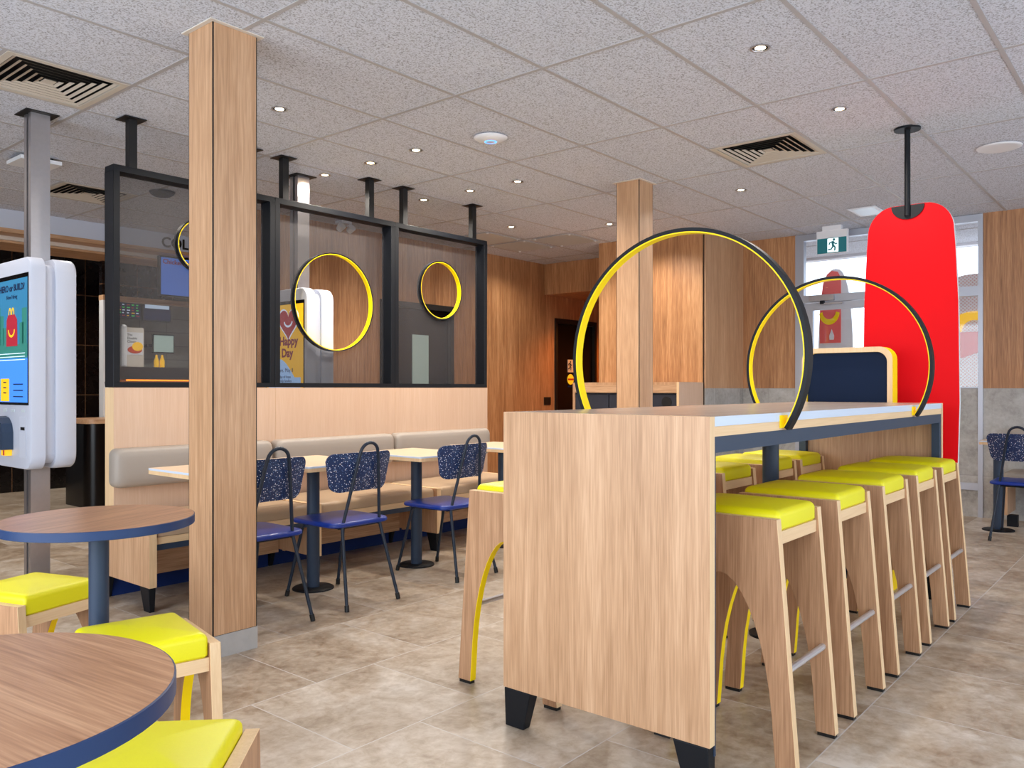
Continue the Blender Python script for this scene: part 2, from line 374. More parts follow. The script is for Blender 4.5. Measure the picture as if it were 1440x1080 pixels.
# left wood wall (Y = 6.45) with kitchen door, corridor beyond x = 8.44
wl = MB()
WY = 6.45
def panel_run(mb, xs, y0, y1, z0, z1, mat):
    for a, b in zip(xs[:-1], xs[1:]): mb.box(a + .0015, b - .0015, y0, y1, z0, z1, mat)
panel_run(wl, [4.02, 4.60, 5.62], WY, WY + .12, 0, H, 'oak_warm')
wl.box(5.62, 6.70, WY, WY + .12, 2.10, H, 'oak_warm')
panel_run(wl, [6.70, 7.60, 8.5], WY, WY + .12, 0, H, 'oak_warm')
wl.box(8.5, 8.62, WY, WY + .12, 0, H, 'oak_warm'); wl.box(8.62, 9.58, WY, WY + .12, 2.10, H, 'oak_warm'); wl.box(9.58, 10.3, WY, WY + .12, 0, H, 'oak_warm')
struct(wl.build('wall_left'))
struct(MB().box(8.44, 10.2, 5.06, WY, 2.39, 2.43, 'oak_warm').box(8.40, 8.44, 5.06, WY, 2.385, H, 'oak_warm').build('wall_fascia'))
struct(MB().box(10.2, 10.3, 4.9, WY, 0, 2.5, 'oak_warm').box(8.5, 10.2, 4.96, 5.06, 0, 2.5, 'oak_warm').build('wall_corridor'))
# restroom block
bk = MB().box(7.60, 8.5, 3.80, 5.06, 0, H, 'black')
for a, b in ((3.80, 4.60), (4.60, 5.06)): bk.box(7.578, 7.60, a + (.012 if a < 4 else .001), b - .001, 1.235, H, 'oak_warm')
bk.box(7.578, 7.6, 3.812, 5.06, 0, 1.235, 'oak_warm')
bk.box(7.60, 8.5, 3.788, 3.80, 1.18, H, 'oak'); bk.box(7.60, 8.5, 3.788, 3.80, 0, 1.18, 'tile_xz')  # window-facing side in lighter oak, its daylight put into the colour
struct(bk.build('wall_block'))
# right wall X = 8.5 : wood above tile wainscot, window/door opening y 1.48..3.21
wr = MB()
for a, b in ((3.21, 3.80), (.3, 1.48), (-.9, .3), (-2.6, -.9)):
    wr.box(8.5, 8.62, a + .0015, b - .0015, 1.18, H, 'oak_warm')
    wr.box(8.5, 8.62, a, b, 0, 1.18, 'tile_yz')
wr.box(8.5, 8.62, 1.48, 2.0, 0, 1.18, 'tile_yz')
struct(wr.build('wall_right'))
# walls behind the camera with window openings
ws = MB()
ws.box(-2.6, 8.62, -2.6, -2.5, 0, .35, 'tile_xz').box(-2.6, 8.62, -2.6, -2.5, 2.55, H, 'offwhite')
for x in (-2.6, -.2, 2.0, 4.2, 6.4, 8.3): ws.box(x, x + .14, -2.6, -2.5, .35, 2.55, 'steel_dark')
struct(ws.build('wall_front'))
ww = MB()
ww.box(-2.6, -2.5, -2.5, 5.0, 0, .35, 'tile_yz').box(-2.6, -2.5, -2.5, 5.0, 2.55, H, 'offwhite').box(-2.6, -2.5, 5.0, 12.2, 0, H, 'oak_warm')
for y in (-2.5, -.1, 2.3, 4.9): ww.box(-2.6, -2.5, y, y + .12, .35, 2.55, 'steel_dark')
struct(ww.build('wall_side'))
# counter side: soffit, dark tiled wall, kitchen
sf = MB()
sf.box(-2.5, 10.2, 8.16, 8.22, 2.613, H, 'soffit_white')
sf.box(-2.5, 10.2, 8.15, 8.20, 2.575, 2.613, 'oak_x').box(-2.5, 10.2, 8.20, 8.5, 2.60, 2.613, 'oak_x')
sf.box(-2.5, 10.2, 8.5, 8.56, 2.565, 2.613, 'offwhite')
sf.box(-2.5, 10.2, 8.54, 9.05, 2.545, 2.565, 'oak_x')
struct(sf.build('trim_2'))
kb = MB()
kb.box(-2.5, 4.5, 10.3, 10.4, 0, H, 'dark_tile')
kb.box(4.5, 4.56, 10.4, 11.6, 0, H, 'kitchen_tile')
struct(kb.build('wall_back'))
hd = MB().box(3.93, 10.2, 8.98, 9.05, 2.18, H, 'dark_tile').box(3.93, 10.2, 8.95, 9.06, 2.125, 2.18, 'oak_x')
hd.box(3.93, 3.985, 8.95, 9.05, 0, 2.125, 'white')
struct(hd.build('trim_3'))
struct(MB().box(4.56, 10.3, 11.6, 11.7, 0, H, 'kitchen_tile').box(7.0, 7.06, 9.05, 11.6, 0, H, 'kitchen_tile').build('wall_kitchen'))
struct(MB().box(10.2, 10.3, 6.45, 12.2, 0, H, 'white').build('wall_end'))

# doors in the wood walls
def wall_door(name, x0, x1, z1, frame):
    f = MB().box(x0, x0 + .05, WY - .02, WY + .1, 0, z1, 'black').box(x1 - .05, x1, WY - .02, WY + .1, 0, z1, 'black').box(x0 + .05, x1 - .05, WY - .02, WY + .1, z1 - .06, z1, 'black')
    d = f.build(name); struct(d)
    l = MB().box(x0 + .055, x1 - .055, WY + .02, WY + .06, .005, z1 - .065, 'black_gloss').build('door_leaf', d)
    return d
d1 = wall_door('door_1', 5.62, 6.70, 2.10, 1)
MB().box(6.09, 6.33, WY + .012, WY + .02, 1.22, 1.76, 'screen_grey').build('vision_panel', d1)
d2 = wall_door('door_2', 8.62, 9.58, 2.10, 1)
MB().box(9.42, 9.44, WY - .03, WY + .02, .95, 1.1, 'chrome').build('door_handle', d2)

# window and glazed door in the right wall
wx = 8.5
w1 = MB()
def bar(mb, y0, y1, z0, z1, m='alu', x0=8.49, x1=8.56): mb.box(x0, x1, y0, y1, z0, z1, m)
bar(w1, 3.12, 3.21, 0, H - .005); bar(w1, 1.48, 1.52, 0, H - .005); bar(w1, 1.96, 2.02, 0, H - .06)
bar(w1, 1.52, 3.12, H - .07, H - .005); bar(w1, 2.02, 3.12, 2.065, 2.14); bar(w1, 1.52, 1.96, 2.03, 2.12)
bar(w1, 1.52, 1.96, 1.18, 1.195)
bar(w1, 1.52, 1.96, .245, .31, 'alu', 8.488, 8.5)
w1o = struct(w1.build('window_1'))
g = MB().box(8.522, 8.528, 2.02, 3.12, 2.14, H - .07, 'glass').box(8.522, 8.528, 1.52, 1.96, 1.195, 2.03, 'glass').box(8.522, 8.528, 1.52, 1.96, 2.12, H - .07, 'glass')
g.build('pane', w1o)
d3 = MB()
bar(d3, 3.03, 3.115, .02, 2.06, 'alu', 8.50, 8.55); bar(d3, 2.025, 2.11, .02, 2.06, 'alu', 8.50, 8.55); bar(d3, 2.11, 3.03, 1.985, 2.06, 'alu', 8.50, 8.55); bar(d3, 2.11, 3.03, .02, .2, 'alu', 8.50, 8.55)
d3o = struct(d3.build('door_3'))
MB().box(8.522, 8.528, 2.11, 3.03, .2, 1.985, 'glass').build('pane', d3o)
cl = MB().box(8.44, 8.49, 2.80, 3.05, 2.075, 2.13, 'brushed').box(8.45, 8.48, 2.90, 2.94, 2.04, 2.075, 'steel_dark').box(8.455, 8.475, 2.72, 2.93, 2.035, 2.05, 'brushed')
cl.build('door_closer', d3o)

# outside: paving and white porch
struct(MB().box(8.62, 20, -8, 14, -.12, -.02, 'paving').build('ground_outside'))
struct(MB().box(8.62, 10.2, -2, 7.5, 2.95, 3.05, 'outside_white').box(10.1, 10.2, -2, 7.5, 2.75, 2.95, 'outside_white').build('porch_roof'))
# tall rounded board with the smiling box artwork
bd = thing('sign_board', 'tall rounded red and white board with yellow smile seen through door glass', 'sign', (10.5, 3.46, 0))
def oval(w, z0, z1, n=40, p=2.4):
    zc = (z0 + z1) / 2; h = (z1 - z0) / 2
    out = []
    for i in range(n):
        a = 2 * pi * i / n; c, s_ = cos(a), sin(a)
        out.append((w * abs(c) ** (2 / p) * (1 if c >= 0 else -1), zc + h * abs(s_) ** (2 / p) * (1 if s_ >= 0 else -1)))
    return out
MB().prism([(.215 * c_, z) for c_, z in oval(1, -.02, 2.68, 48, 2.6)], 'x', 0, .08, 'white').build('backing', bd)
MB().prism([(.19, 1.75), (-.07, 1.75), (-.07, 2.56), (-.03, 2.64), (.04, 2.655), (.10, 2.62), (.15, 2.5), (.19, 2.2)], 'x', -.012, -.002, 'board_red_glare').build('red_panel', bd)
sm = [(.07 + .125 * cos(rad(a)), 2.14 + .16 * sin(rad(a))) for a in range(185, 356, 10)] + [(.07 + .085 * cos(rad(a)), 2.15 + .10 * sin(rad(a))) for a in range(355, 184, -10)]
MB().prism(sm, 'x', -.022, -.013, 'yellow').build('smile', bd)
MB().prism([(y * .1 + .04, 1.84 + z * .05) for y, z in [(-.25, -1), (.25, -1), (.3, 0), (0, 1.6), (-.3, 0)]], 'x', -.022, -.013, 'white').build('arch_cutout', bd)
b2 = thing('round_graphic_board', 'round dotted board with yellow arch and red quarter outside right window', 'sign', (9.6, 1.75, 0))
MB().prism([(.62 * cos(rad(a)), 1.75 + .62 * sin(rad(a))) for a in range(0, 360, 9)], 'x', 0, .04, 'dots').prism([(-.05, 0), (.05, 0), (.05, 1.2), (-.05, 1.2)], 'x', .005, .035, 'white').build('disc', b2)
ar = [(.25 * cos(rad(a)) , 1.78 + .20 * sin(rad(a))) for a in range(0, 181, 12)] + [(.12 * cos(rad(a)), 1.77 + .12 * sin(rad(a))) for a in range(180, -1, -12)]
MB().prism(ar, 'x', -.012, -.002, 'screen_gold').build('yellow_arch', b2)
MB().prism([(-.22, 1.765), (.2, 1.765), (.2, 1.50), (.1, 1.50), (-.05, 1.56), (-.16, 1.65)], 'x', -.01, -.002, 'board_red_glare').build('red_quarter', b2)

# ================================================================== COLUMNS
def column(x0, x1, y0, y1, label):
    cx, cy = (x0 + x1) / 2, (y0 + y1) / 2; w, d = (x1 - x0) / 2, (y1 - y0) / 2
    t = thing('wood_clad_column', label, 'column', (cx, cy, 0))
    MB().box(-w + .001, w - .001, -d + .001, d - .001, 0, H, 'black').build('core', t)
    g = .006
    for nm, b in (('cladding_panel', (-w + g, w - g, -d, -d + .0055)), ('cladding_panel', (-w + g, w - g, d - .0055, d)), ('cladding_panel', (-w, -w + .0055, -d + g, d - g)), ('cladding_panel', (w - .0055, w, -d + g, d - g))):
        MB().box(*b, .1, H, 'oak').build(nm, t)
    MB().box(-w - .001, w + .001, -d - .001, d + .001, 0, .098, 'stone').build('skirting', t)
    k = MB(); e = .022
    k.box(-w - e, w + e, -d - e, -d - .001, H - .006, H - .001, 'offwhite').box(-w - e, w + e, d + .001, d + e, H - .006, H - .001, 'offwhite')
    k.box(-w - e, -w - .001, -d, d, H - .006, H - .001, 'offwhite').box(w + .001, w + e, -d, d, H - .006, H - .001, 'offwhite')
    k.build('ceiling_trim', t)
column(1.903, 2.123, 3.276, 3.480, 'large square wood-clad column in the foreground beside the round tables')
column(5.423, 5.629, 3.252, 3.458, 'wood-clad column standing farther back behind the high communal table')

# ================================================================== HIGH TABLE
ht = thing('communal_table', 'long wood and steel high communal table with two big hoops', 'table', (2.19, 1.078, 0))
L_, W_ = 2.865, .784
for nm, xa in (('end_panel', 0), ('end_panel', L_ - .032)):
    p = MB().box(xa, xa + .032, 0, W_, .135, 1.097, ['edge_wood', 'edge_wood', 'edge_wood', 'edge_wood', 'oak', 'oak']).build(nm, ht)
MB().box(.033, L_ - .033, 0, W_, 1.068, 1.097, ['edge_white', 'bar_top', 'edge_white', 'edge_white', 'edge_white', 'edge_white']).build('tabletop', ht)
MB().box(.033, L_ - .033, .001, W_ - .001, 1.038, 1.0675, 'edge_wood_x').build('top_underlay', ht)
fr = MB()
for a, b in ((.002, .042), (W_ - .042, W_ - .002)): fr.box(.033, L_ - .033, a, b, .99, 1.0375, 'steel_blue')
for xa in (.033, L_ - .073):
    for a, b in ((.002, .042), (W_ - .042, W_ - .002)): fr.box(xa if xa > 1 else .033, (xa + .04) if xa > 1 else .043, a, b, .1, .99, 'steel_blue')
fr.box(.043, .083, .042, W_ - .042, .99, 1.0375, 'steel_blue').box(L_ - .073, L_ - .033, .042, W_ - .042, .99, 1.0375, 'steel_blue')
fr.build('steel_frame', ht)
for px, py in ((1.61, .477),):
    MB().cyl((px, py), .038, .012, .99, 'steel_blue').build('centre_post', ht)
    MB().cyl((px, py), .10, 0, .012, 'steel_dark', 40).build('post_base', ht)
def taper_foot(x, y, dx, dy, h, parent, sgn=1):
    """block foot narrowing down along y, leaning to sgn"""
    m = MB(); t = .035
    v = [(x, y, h), (x + dx, y, h), (x + dx, y + dy, h), (x, y + dy, h)]
    b0 = y + (t if sgn > 0 else 0); b1 = y + dy - (0 if sgn > 0 else t)
    v += [(x + .006, b0, 0), (x + dx - .006, b0, 0), (x + dx - .006, b1, 0), (x + .006, b1, 0)]
    m.add(v, [(0, 1, 2, 3), (4, 7, 6, 5), (0, 4, 5, 1), (1, 5, 6, 2), (2, 6, 7, 3), (3, 7, 4, 0)], 'steel_dark')
    return m.build('foot', parent, bevel=.003)
for xa in (-.002, L_ - .05):
    taper_foot(xa, 0.005, .05, .115, .1345, ht, -1); taper_foot(xa, W_ - .12, .05, .115, .1345, ht, 1)
def hoop(x, R, zc, parent, yc=W_ / 2, dep=.042):
    """steel hoop standing over the tabletop, feet notched into the table edges"""
    m = MB(); a0 = math.asin((1.038 - zc) / R); n = 72
    def ringset(r):
        out = []
        for i in range(n + 1):
            a = a0 + (pi - 2 * a0) * i / n; out.append((yc + r * cos(a), zc + r * sin(a)))
        return out
    def band(ro, ri, mat, x0, x1):
        A, B = ringset(ro), ringset(ri); k = n + 1
        v = [(x0, *p) for p in A] + [(x1, *p) for p in A] + [(x1, *p) for p in B] + [(x0, *p) for p in B]
        f = []
        for q in range(4):
            for i in range(n): f.append((q * k + i, q * k + i + 1, ((q + 1) % 4) * k + i + 1, ((q + 1) % 4) * k + i))
        f += [(0, k, 2 * k, 3 * k), (k - 1, 2 * k - 1, 3 * k - 1, 4 * k - 1)]
        m.add(v, f, mat, True)
    band(R, R - .014, 'steel_dark', x - dep / 2, x + dep / 2)
    h = m.build('hoop', parent, angle=30)
    m = MB(); band(R - .0141, R - .0185, 'yellow', x - dep / 2 + .001, x + dep / 2 - .001)
    m.build('yellow_liner', h, angle=30)
    for ya, yb in ((-.003, .0), (W_, W_ + .003)):
        MB().box(x - .045, x + dep / 2, ya, yb, 1.045, 1.088, 'yellow').build('yellow_plate', h)
hoop(.565, .482, 1.292, ht); hoop(2.255, .482, 1.292, ht)

# ================================================================== STOOLS
def make_stool(hp, htop, wb, wt, depth, arch, cush, label, group, name):
    """two arched side panels joined by rails, cushion between them"""
    t = thing(name, label, 'stool', (0, 0, 0), 0, group)
    legw = .066; th = .032; n = 22; ai = wb / 2 - legw - .004
    inner = []
    for i in range(n + 1):
        a = pi * i / n; z = arch * sin(a); y = ai * cos(a) * (1 - .10 * sin(a) ** 6)
        inner.append((-y, max(z, 0)))          # from left foot over to right foot
    zb = .012
    poly = [(-wb / 2, zb), (-ai - .004, zb)] + [(y, z) for y, z in inner[1:-1]] + [(ai + .004, zb), (wb / 2, zb), (wt / 2, hp), (-wt / 2, hp)]
    ni = len(inner) - 2
    side = ['steel_dark'] + ['yellow'] * (ni + 1) + ['steel_dark', 'edge_wood', 'edge_wood', 'edge_wood']
    for x0 in (-depth / 2, depth / 2 - th):
        p = MB().prism(poly, 'x', x0, x0 + th, 'oak_stool', side).build('side_panel', t, bevel=.0012, seg=1)
        MB().box(x0 + .003, x0 + th - .003, -wb / 2 + .004, -ai - .008, 0, zb, 'black').build('glide', p)
        MB().box(x0 + .003, x0 + th - .003, ai + .008, wb / 2 - .004, 0, zb, 'black').build('glide', p)
    for s_ in (-1, 1):
        y = s_ * (wt / 2 - .008 + (wb - wt) / 2 * .06); MB().box(-depth / 2 + th + .0005, depth / 2 - th - .0005, min(y, y - s_ * .022), max(y, y - s_ * .022), hp - .082, hp - .042, 'edge_wood_x').build('seat_rail', t)
    m = MB(); cushion(m, depth - 2 * th - .004, wt - .012, hp - .0415, hp - .0005 + cush, 'vinyl_yellow', .012, .022, .012); c = m.build('seat_cushion', t)
    MB().box(-depth / 2 + th + .004, depth / 2 - th - .004, -wt / 2 + .04, wt / 2 - .04, hp - .06, hp - .043, 'black').build('seat_board', t)
    return t
G1 = 'bar stools along the window side of the high table'; G2 = 'bar stools along the banquette side of the high table'
bs = make_stool(.775, 0, .495, .375, .385, .59, .036, '', G1, 'bar_stool')
MB().tube([(-.192, -.205, .305), (.192, -.205, .305)], .011, 'chrome').build('footrest_bar', bs)
bs.location = (2.647, 1.172, 0)
RN = ['nearest', 'second', 'third', 'fourth', 'farthest']
bs['label'] = 'yellow-topped arched wood bar stool nearest the camera on right side of high table'
for k, x in enumerate((3.20, 3.757, 4.288, 4.785)):
    dup(bs, (x, 1.172, 0), 0, 'yellow-topped arched wood bar stool, %s from the front in the right-hand row' % RN[k + 1], G1)
LL = ['yellow bar stool at the front left corner of high table, in front of blue chairs', 'yellow bar stool second from front in the row behind the high table',
      'yellow bar stool behind the high table, left of its centre post', 'yellow bar stool behind the high table, seen either side of the centre post', 'yellow bar stool at far end of the row behind the high table']
for k, (x, y) in enumerate(((2.593, 2.033), (3.19, 1.915), (3.81, 1.905), (4.365, 1.905), (4.785, 1.895))):
    dup(bs, (x, y, 0), pi, LL[k], G2)
ls = make_stool(.42, 0, .40, .33, .37, .33, .045, 'low yellow stool beside column, between the two round tables', 'low stools at the round tables', 'low_stool')
ls.location = (1.18, 2.44, 0); ls.rotation_euler = (0, 0, rad(-11.5))
dup(ls, (1.206, 3.351, 0), rad(19), 'low yellow stool behind the farther round table, next to the kiosk', 'low stools at the round tables')
dup(ls, (.80, 1.62, 0), rad(-45), 'low yellow stool at the bottom edge, right of the nearest round table', 'low stools at the round tables')

# ================================================================== ROUND TABLES
def round_table(x, y, R, label, rz):
    t = thing('round_table', label, 'table', (x, y, 0), rz, 'round tables at the left')
    m = MB(); n = 72
    def ring(r, z): return [(r * cos(2 * pi * i / n), r * sin(2 * pi * i / n), z) for i in range(n)]
    MB().loops([ring(R - .003, .722), ring(R - .003, .7505)], 'table_wood').build('tabletop', t)
    MB().loops([ring(R - .0028, .7502), ring(R, .749), ring(R, .722), ring(R - .003, .7205)], 'rim_blue', cap0=False, cap1=True).build('edge_band', t)
    MB().cyl((0, 0), .031, .012, .7195, 'steel_blue').build('post', t)
    MB().cyl((0, 0), .11, .70, .7195, 'steel_dark', 24).build('top_plate', t)
    MB().lathe([(.15, 0), (.15, .008), (.14, .012), (.031, .0125)], (0, 0), 'steel_dark', 48).build('base', t)
round_table(.36, 1.34, .31, 'nearest round wood table with blue rim, cut by the left edge', rad(97))
round_table(1.215, 2.80, .298, 'second round wood table with blue rim, beside the column', rad(20))

# ================================================================== PARTITION
pw = thing('partition_wall', 'low pale wood partition behind the banquette, carrying the mesh screens', 'partition', (2.165, 4.8, 0))
for k in range(3):
    MB().box(1.087 * k + .001, 1.087 * (k + 1) - .001, 0, .11, .0, 1.184, ['edge_wood', 'edge_wood', 'oak_pale', 'oak', 'edge_wood', 'edge_wood']).build('wall_panel', pw)
SL = ['left hanging black mesh screen with small hoop half behind the column', 'middle hanging black mesh screen with the largest yellow-lined hoop', 'right hanging black mesh screen with a medium yellow-lined hoop']
HO = [(.60, 2.09, .168), (3.815 - 3.252, 1.815, .355), (4.925 - 4.339, 2.005, .238)]
PO = [(2.294, 3.085), (3.356, 4.125), (4.475, 5.289)]
for k in range(3):
    X0 = 2.165 + 1.087 * k
    t = thing('mesh_screen', SL[k], 'screen', (X0, 4.8, 0), 0, 'mesh screens above the banquette')
    w = 1.083; z0, z1 = 1.186, 2.48; b = .038
    f = MB().box(0, w, 0, .11, z0, z0 + .03, 'steel_dark').box(0, w, 0, .11, z1 - b, z1, 'steel_dark')
    f.box(0, b, 0, .11, z0 + .03, z1 - b, 'steel_dark').box(w - b, w, 0, .11, z0 + .03, z1 - b, 'steel_dark')
    f.build('frame', t, bevel=.002, seg=1)
    hx, hz, hr = HO[k]
    # perforated sheet with round opening
    n = 96; pts = []
    x0, x1, za, zb_ = b, w - b, z0 + .03, z1 - b
    import itertools
    angs = sorted([2 * pi * i / n for i in range(n)] + [math.atan2(zz - hz, xx - hx) % (2 * pi) for xx in (x0, x1) for zz in (za, zb_)])
    out = []; inn = []
    for a in angs:
        c, s_ = cos(a), sin(a); tt = min(((x1 - hx) / c if c > 1e-9 else (x0 - hx) / c if c < -1e-9 else 1e9), ((zb_ - hz) / s_ if s_ > 1e-9 else (za - hz) / s_ if s_ < -1e-9 else 1e9))
        out.append((hx + c * tt, .092, hz + s_ * tt)); inn.append((hx + c * hr, .092, hz + s_ * hr))
    q = len(angs)
    MB().add(out + inn, [(i, (i + 1) % q, q + (i + 1) % q, q + i) for i in range(q)], 'mesh').build('mesh_panel', t)
    m = MB(); n = 72
    def rg(r, y): return [(hx + r * cos(2 * pi * i / n), y, hz + r * sin(2 * pi * i / n)) for i in range(n)]
    m.loops([rg(hr + .0, .073), rg(hr + .008, .07), rg(hr + .008, .115), rg(hr, .115)], 'steel_dark', False, False)
    h = m.build('hoop', t, angle=30)
    m = MB(); m.loops([rg(hr + .0, .0725), rg(hr - .005, .0735), rg(hr - .005, .112), rg(hr + .0, .1145)], 'yellow', False, False); m.build('yellow_liner', h, angle=30)
    for px in PO[k]:
        p = MB().box(px - X0 - .024, px - X0 + .024, .03, .078, z1, H - .006, 'black').build('ceiling_post', t)
        MB().box(px - X0 - .065, px - X0 + .065, -.01, .12, H - .008, H - .004, 'black').build('ceiling_plate', p)

# ================================================================== BANQUETTES
BX = [2.08, 3.14, 4.20, 5.26]
BL = ['left bench section, beside the big column', 'middle bench section, behind the two nearer blue chairs', 'right bench section, behind the right blue chair']
for k in range(3):
    X0 = BX[k]; Wd = 1.06
    t = thing('banquette_bench', 'taupe cushioned wood bench against partition, ' + BL[k], 'bench', (X0, 4.2, 0), 0, 'banquette benches along the partition')
    ends = [0] if k < 2 else [0, 1.06]
    for xa in ends:
        p = MB().box(xa, xa + .04, 0, .597, .13, .455, ['edge_wood', 'edge_wood', 'edge_wood', 'edge_wood', 'oak', 'oak']).build('end_panel', t)
        taper_foot(xa, .01, .04, .10, .1295, p, -1); taper_foot(xa, .48, .04, .10, .1295, p, 1)
    MB().box(.041, Wd - .001, .02, .597, .352, .388, ['edge_wood_x'] * 6).build('seat_board', t)
    MB().box(.041, Wd - .001, .03, .06, .318, .3515, 'steel_blue').build('seat_rail', t)
    MB().box(.041, Wd - .001, .40, .42, .11, .3515, 'oak_x').build('riser_panel', t)
    MB().box(.041, Wd - .001, .52, .597, .0, .15, 'plinth_blue').build('plinth', t)
    m = MB(); cushion(m, Wd - .05, .56, .3885, .468, 'vinyl_taupe_warmlit', .03, .025, .01, (Wd + .04) / 2, .295); m.build('seat_cushion', t)
    a, b = ((2.134, 3.176), (3.204, 4.255), (4.275, 5.365))[k]
    # back cushion: layers stacked along -y
    w, h = b - a, .225; cx, cz = (a + b) / 2 - X0, .72; L = []
    for dy, ins, r in ((.597, .006, .03), (.588, 0, .04), (.53, 0, .045), (.512, .008, .045), (.503, .022, .045), (.4995, .05, .045), (.497, .08, .03)):
        L.append([(x, dy, z) for x, z, _ in rrect(w - 2 * ins, h - 2 * ins, r, 0, cx, cz)])
    MB().loops(L, 'vinyl_taupe').build('back_cushion', t)
# ================================================================== CAFE TABLES
def make_cafe_table(label, w=.52, d=.62):
    t = thing('cafe_table', label, 'table', (0, 0, 0), 0, 'square-topped tables along the banquette')
    L = [rrect(w, d, .018, z) for z in (.722, .7425)]
    MB().loops(L, 'edge_wood').build('underlay', t, angle=40)
    MB().loops([rrect(w, d, .018, .7427), rrect(w, d, .018, .752), rrect(w - .003, d - .003, .017, .7535)], ['edge_white', 'edge_white', 'cafe_top']).build('tabletop', t, angle=40)
    MB().cyl((0, 0), .037, .012, .7215, 'steel_blue').build('post', t)
    MB().lathe([(.12, 0), (.12, .006), (.113, .011), (.037, .0125)], (0, 0), 'steel_dark', 40).build('base', t)
    MB().box(-.15, .15, -.18, .18, .714, .7217, 'steel_dark').build('top_plate', t)
    return t
ct = make_cafe_table('cafe table half hidden behind the column, leftmost at the bench'); ct.location = (2.38, 3.995, 0)
dup(ct, (2.965, 3.995, 0), 0, 'cafe table between the two nearer blue chairs and the bench')
dup(ct, (3.80, 3.995, 0), 0, 'cafe table in front of the right blue chair, steel post in clear view')
dup(ct, (4.69, 3.995, 0), 0, 'farthest cafe table of the bench row, cut off by the high table panel')
ft = dup(ct, (7.88, 1.09, 0), rad(90), 'cafe table near the right wall behind the far blue chair', 'far cafe table')
for c in ft.children:
    if c.name.startswith(('post', 'base')): c.location = (.16, .06, 0)

# ================================================================== CHAIRS
def arc(c, r, a0, a1, n, f):
    return [f(c[0] + r * cos(rad(a0 + (a1 - a0) * i / n)), c[1] + r * sin(rad(a0 + (a1 - a0) * i / n))) for i in range(n + 1)]
def make_chair(label):
    t = thing('cafe_chair', label, 'chair', (0, 0, 0), 0, 'speckled blue chairs')
    # back frame: one bent tube, up from the seat, over and down; rear legs continue it to the floor
    def bk(x, z):                    # lean backwards with height
        return (x, -.165 - (z - .43) * .17, z)
    pts = [bk(-.13, .43), bk(-.115, .52), bk(-.072, .78)] + arc((0, .822), .062, 170, 10, 10, bk) + [bk(.072, .78), bk(.115, .52), bk(.13, .43)]
    MB().tube(pts, .0092, 'tube_navy', 12).build('back_frame', t)
    for s_ in (-1, 1):
        l = MB().tube([(s_ * .13, -.165, .44), (s_ * .135, -.172, .40), (s_ * .178, -.262, .03)], .0092, 'tube_navy', 12).build('leg', t)
        MB().tube([(s_ * .1775, -.261, .034), (s_ * .181, -.268, .001)], .0125, 'black', 12).build('leg_tip', l)
        l = MB().tube([(s_ * .14, .14, .422), (s_ * .147, .165, .40), (s_ * .178, .262, .03)], .0092, 'tube_navy', 12).build('leg', t)
        MB().tube([(s_ * .1775, .261, .034), (s_ * .181, .268, .001)], .0125, 'black', 12).build('leg_tip', l)
    f = MB()
    for s_ in (-1, 1): f.tube([(s_ * .13, -.165, .424), (s_ * .14, .0, .421), (s_ * .14, .15, .421)], .008, 'steel_dark', 8)
    f.tube([(-.13, -.13, .42), (.13, -.13, .42)], .008, 'steel_dark', 8).tube([(-.14, .12, .42), (.14, .12, .42)], .008, 'steel_dark', 8)
    f.build('seat_frame', t)
    m = MB(); cushion(m, .405, .40, .429, .464, 'vinyl_blue', .055, .014, .008, 0, .015); m.build('seat', t)
    # speckled back: curved rounded panel in front of the tube
    m = MB(); k = 28; th = .012
    def outline():
        P = []; zt, zb = .828, .616; wt, wb, r = .222, .20, .058
        for cx, cz, a0 in ((wt - .042, zt - .042, 0), (-wt + .042, zt - .042, 90), (-wb + r, zb + r, 180), (wb - r, zb + r, 270)):
            rr = .042 if cz > .7 else r
            for i in range(7): a = rad(a0 + 15 * i); P.append((cx + rr * cos(a), cz + rr * sin(a)))
        return P
    O = outline(); cz = .722; rings = []
    def P3(x, z, off): return (x, bk(0, z)[1] + .012 + off + 1.3 * x * x, z)
    for off in (0, th):
        for sc in ((.02, .35, .7, 1) if off == 0 else (1, .7, .35, .02)):
            rings.append([P3(x * sc, cz + (z - cz) * sc, off) for x, z in O])
    m.loops(rings, 'speckle'); m.build('backrest', t, angle=50)
    return t
ch = make_chair('speckled blue chair at the leftmost cafe table, partly behind column'); ch.location = (2.365, 3.70, 0)
dup(ch, (2.94, 3.695, 0), 0, 'speckled blue chair in the middle of three, fully visible before bench')
dup(ch, (3.785, 3.70, 0), 0, 'speckled blue chair right of the middle one, left of the front bar stool')
dup(ch, (7.50, 1.035, 0), rad(-90), 'speckled blue chair at far right by the tiled wall')

# far right bench against the wall
fb = thing('wall_bench', 'low taupe bench against the tiled wall at far right edge', 'bench', (8.05, .1, 0))
MB().box(.0, .42, 0, 1.16, .36, .40, 'oak_y').box(.0, .42, 1.12, 1.16, .1, .36, 'oak').box(0, .42, 0, .04, .1, .36, 'oak').build('seat_base', fb)
m = MB(); cushion(m, .40, 1.14, .4005, .475, 'vinyl_taupe', .03, .02, .01, .2, .58); m.build('seat_cushion', fb)
m = MB(); L = []
for dx, ins, r in ((.44, .006, .03), (.43, 0, .04), (.37, 0, .045), (.352, .01, .045), (.345, .03, .045), (.343, .07, .03)):
    L.append([(dx, y, z) for y, z, _ in rrect(1.14 - 2 * ins, .24 - 2 * ins, r, 0, .60, .71)])
m.loops(L, 'vinyl_taupe'); m.build('back_cushion', fb)
for y in (.03, 1.05): MB().box(.04, .1, y, y + .08, 0, .0995, 'steel_dark').build('foot', fb)

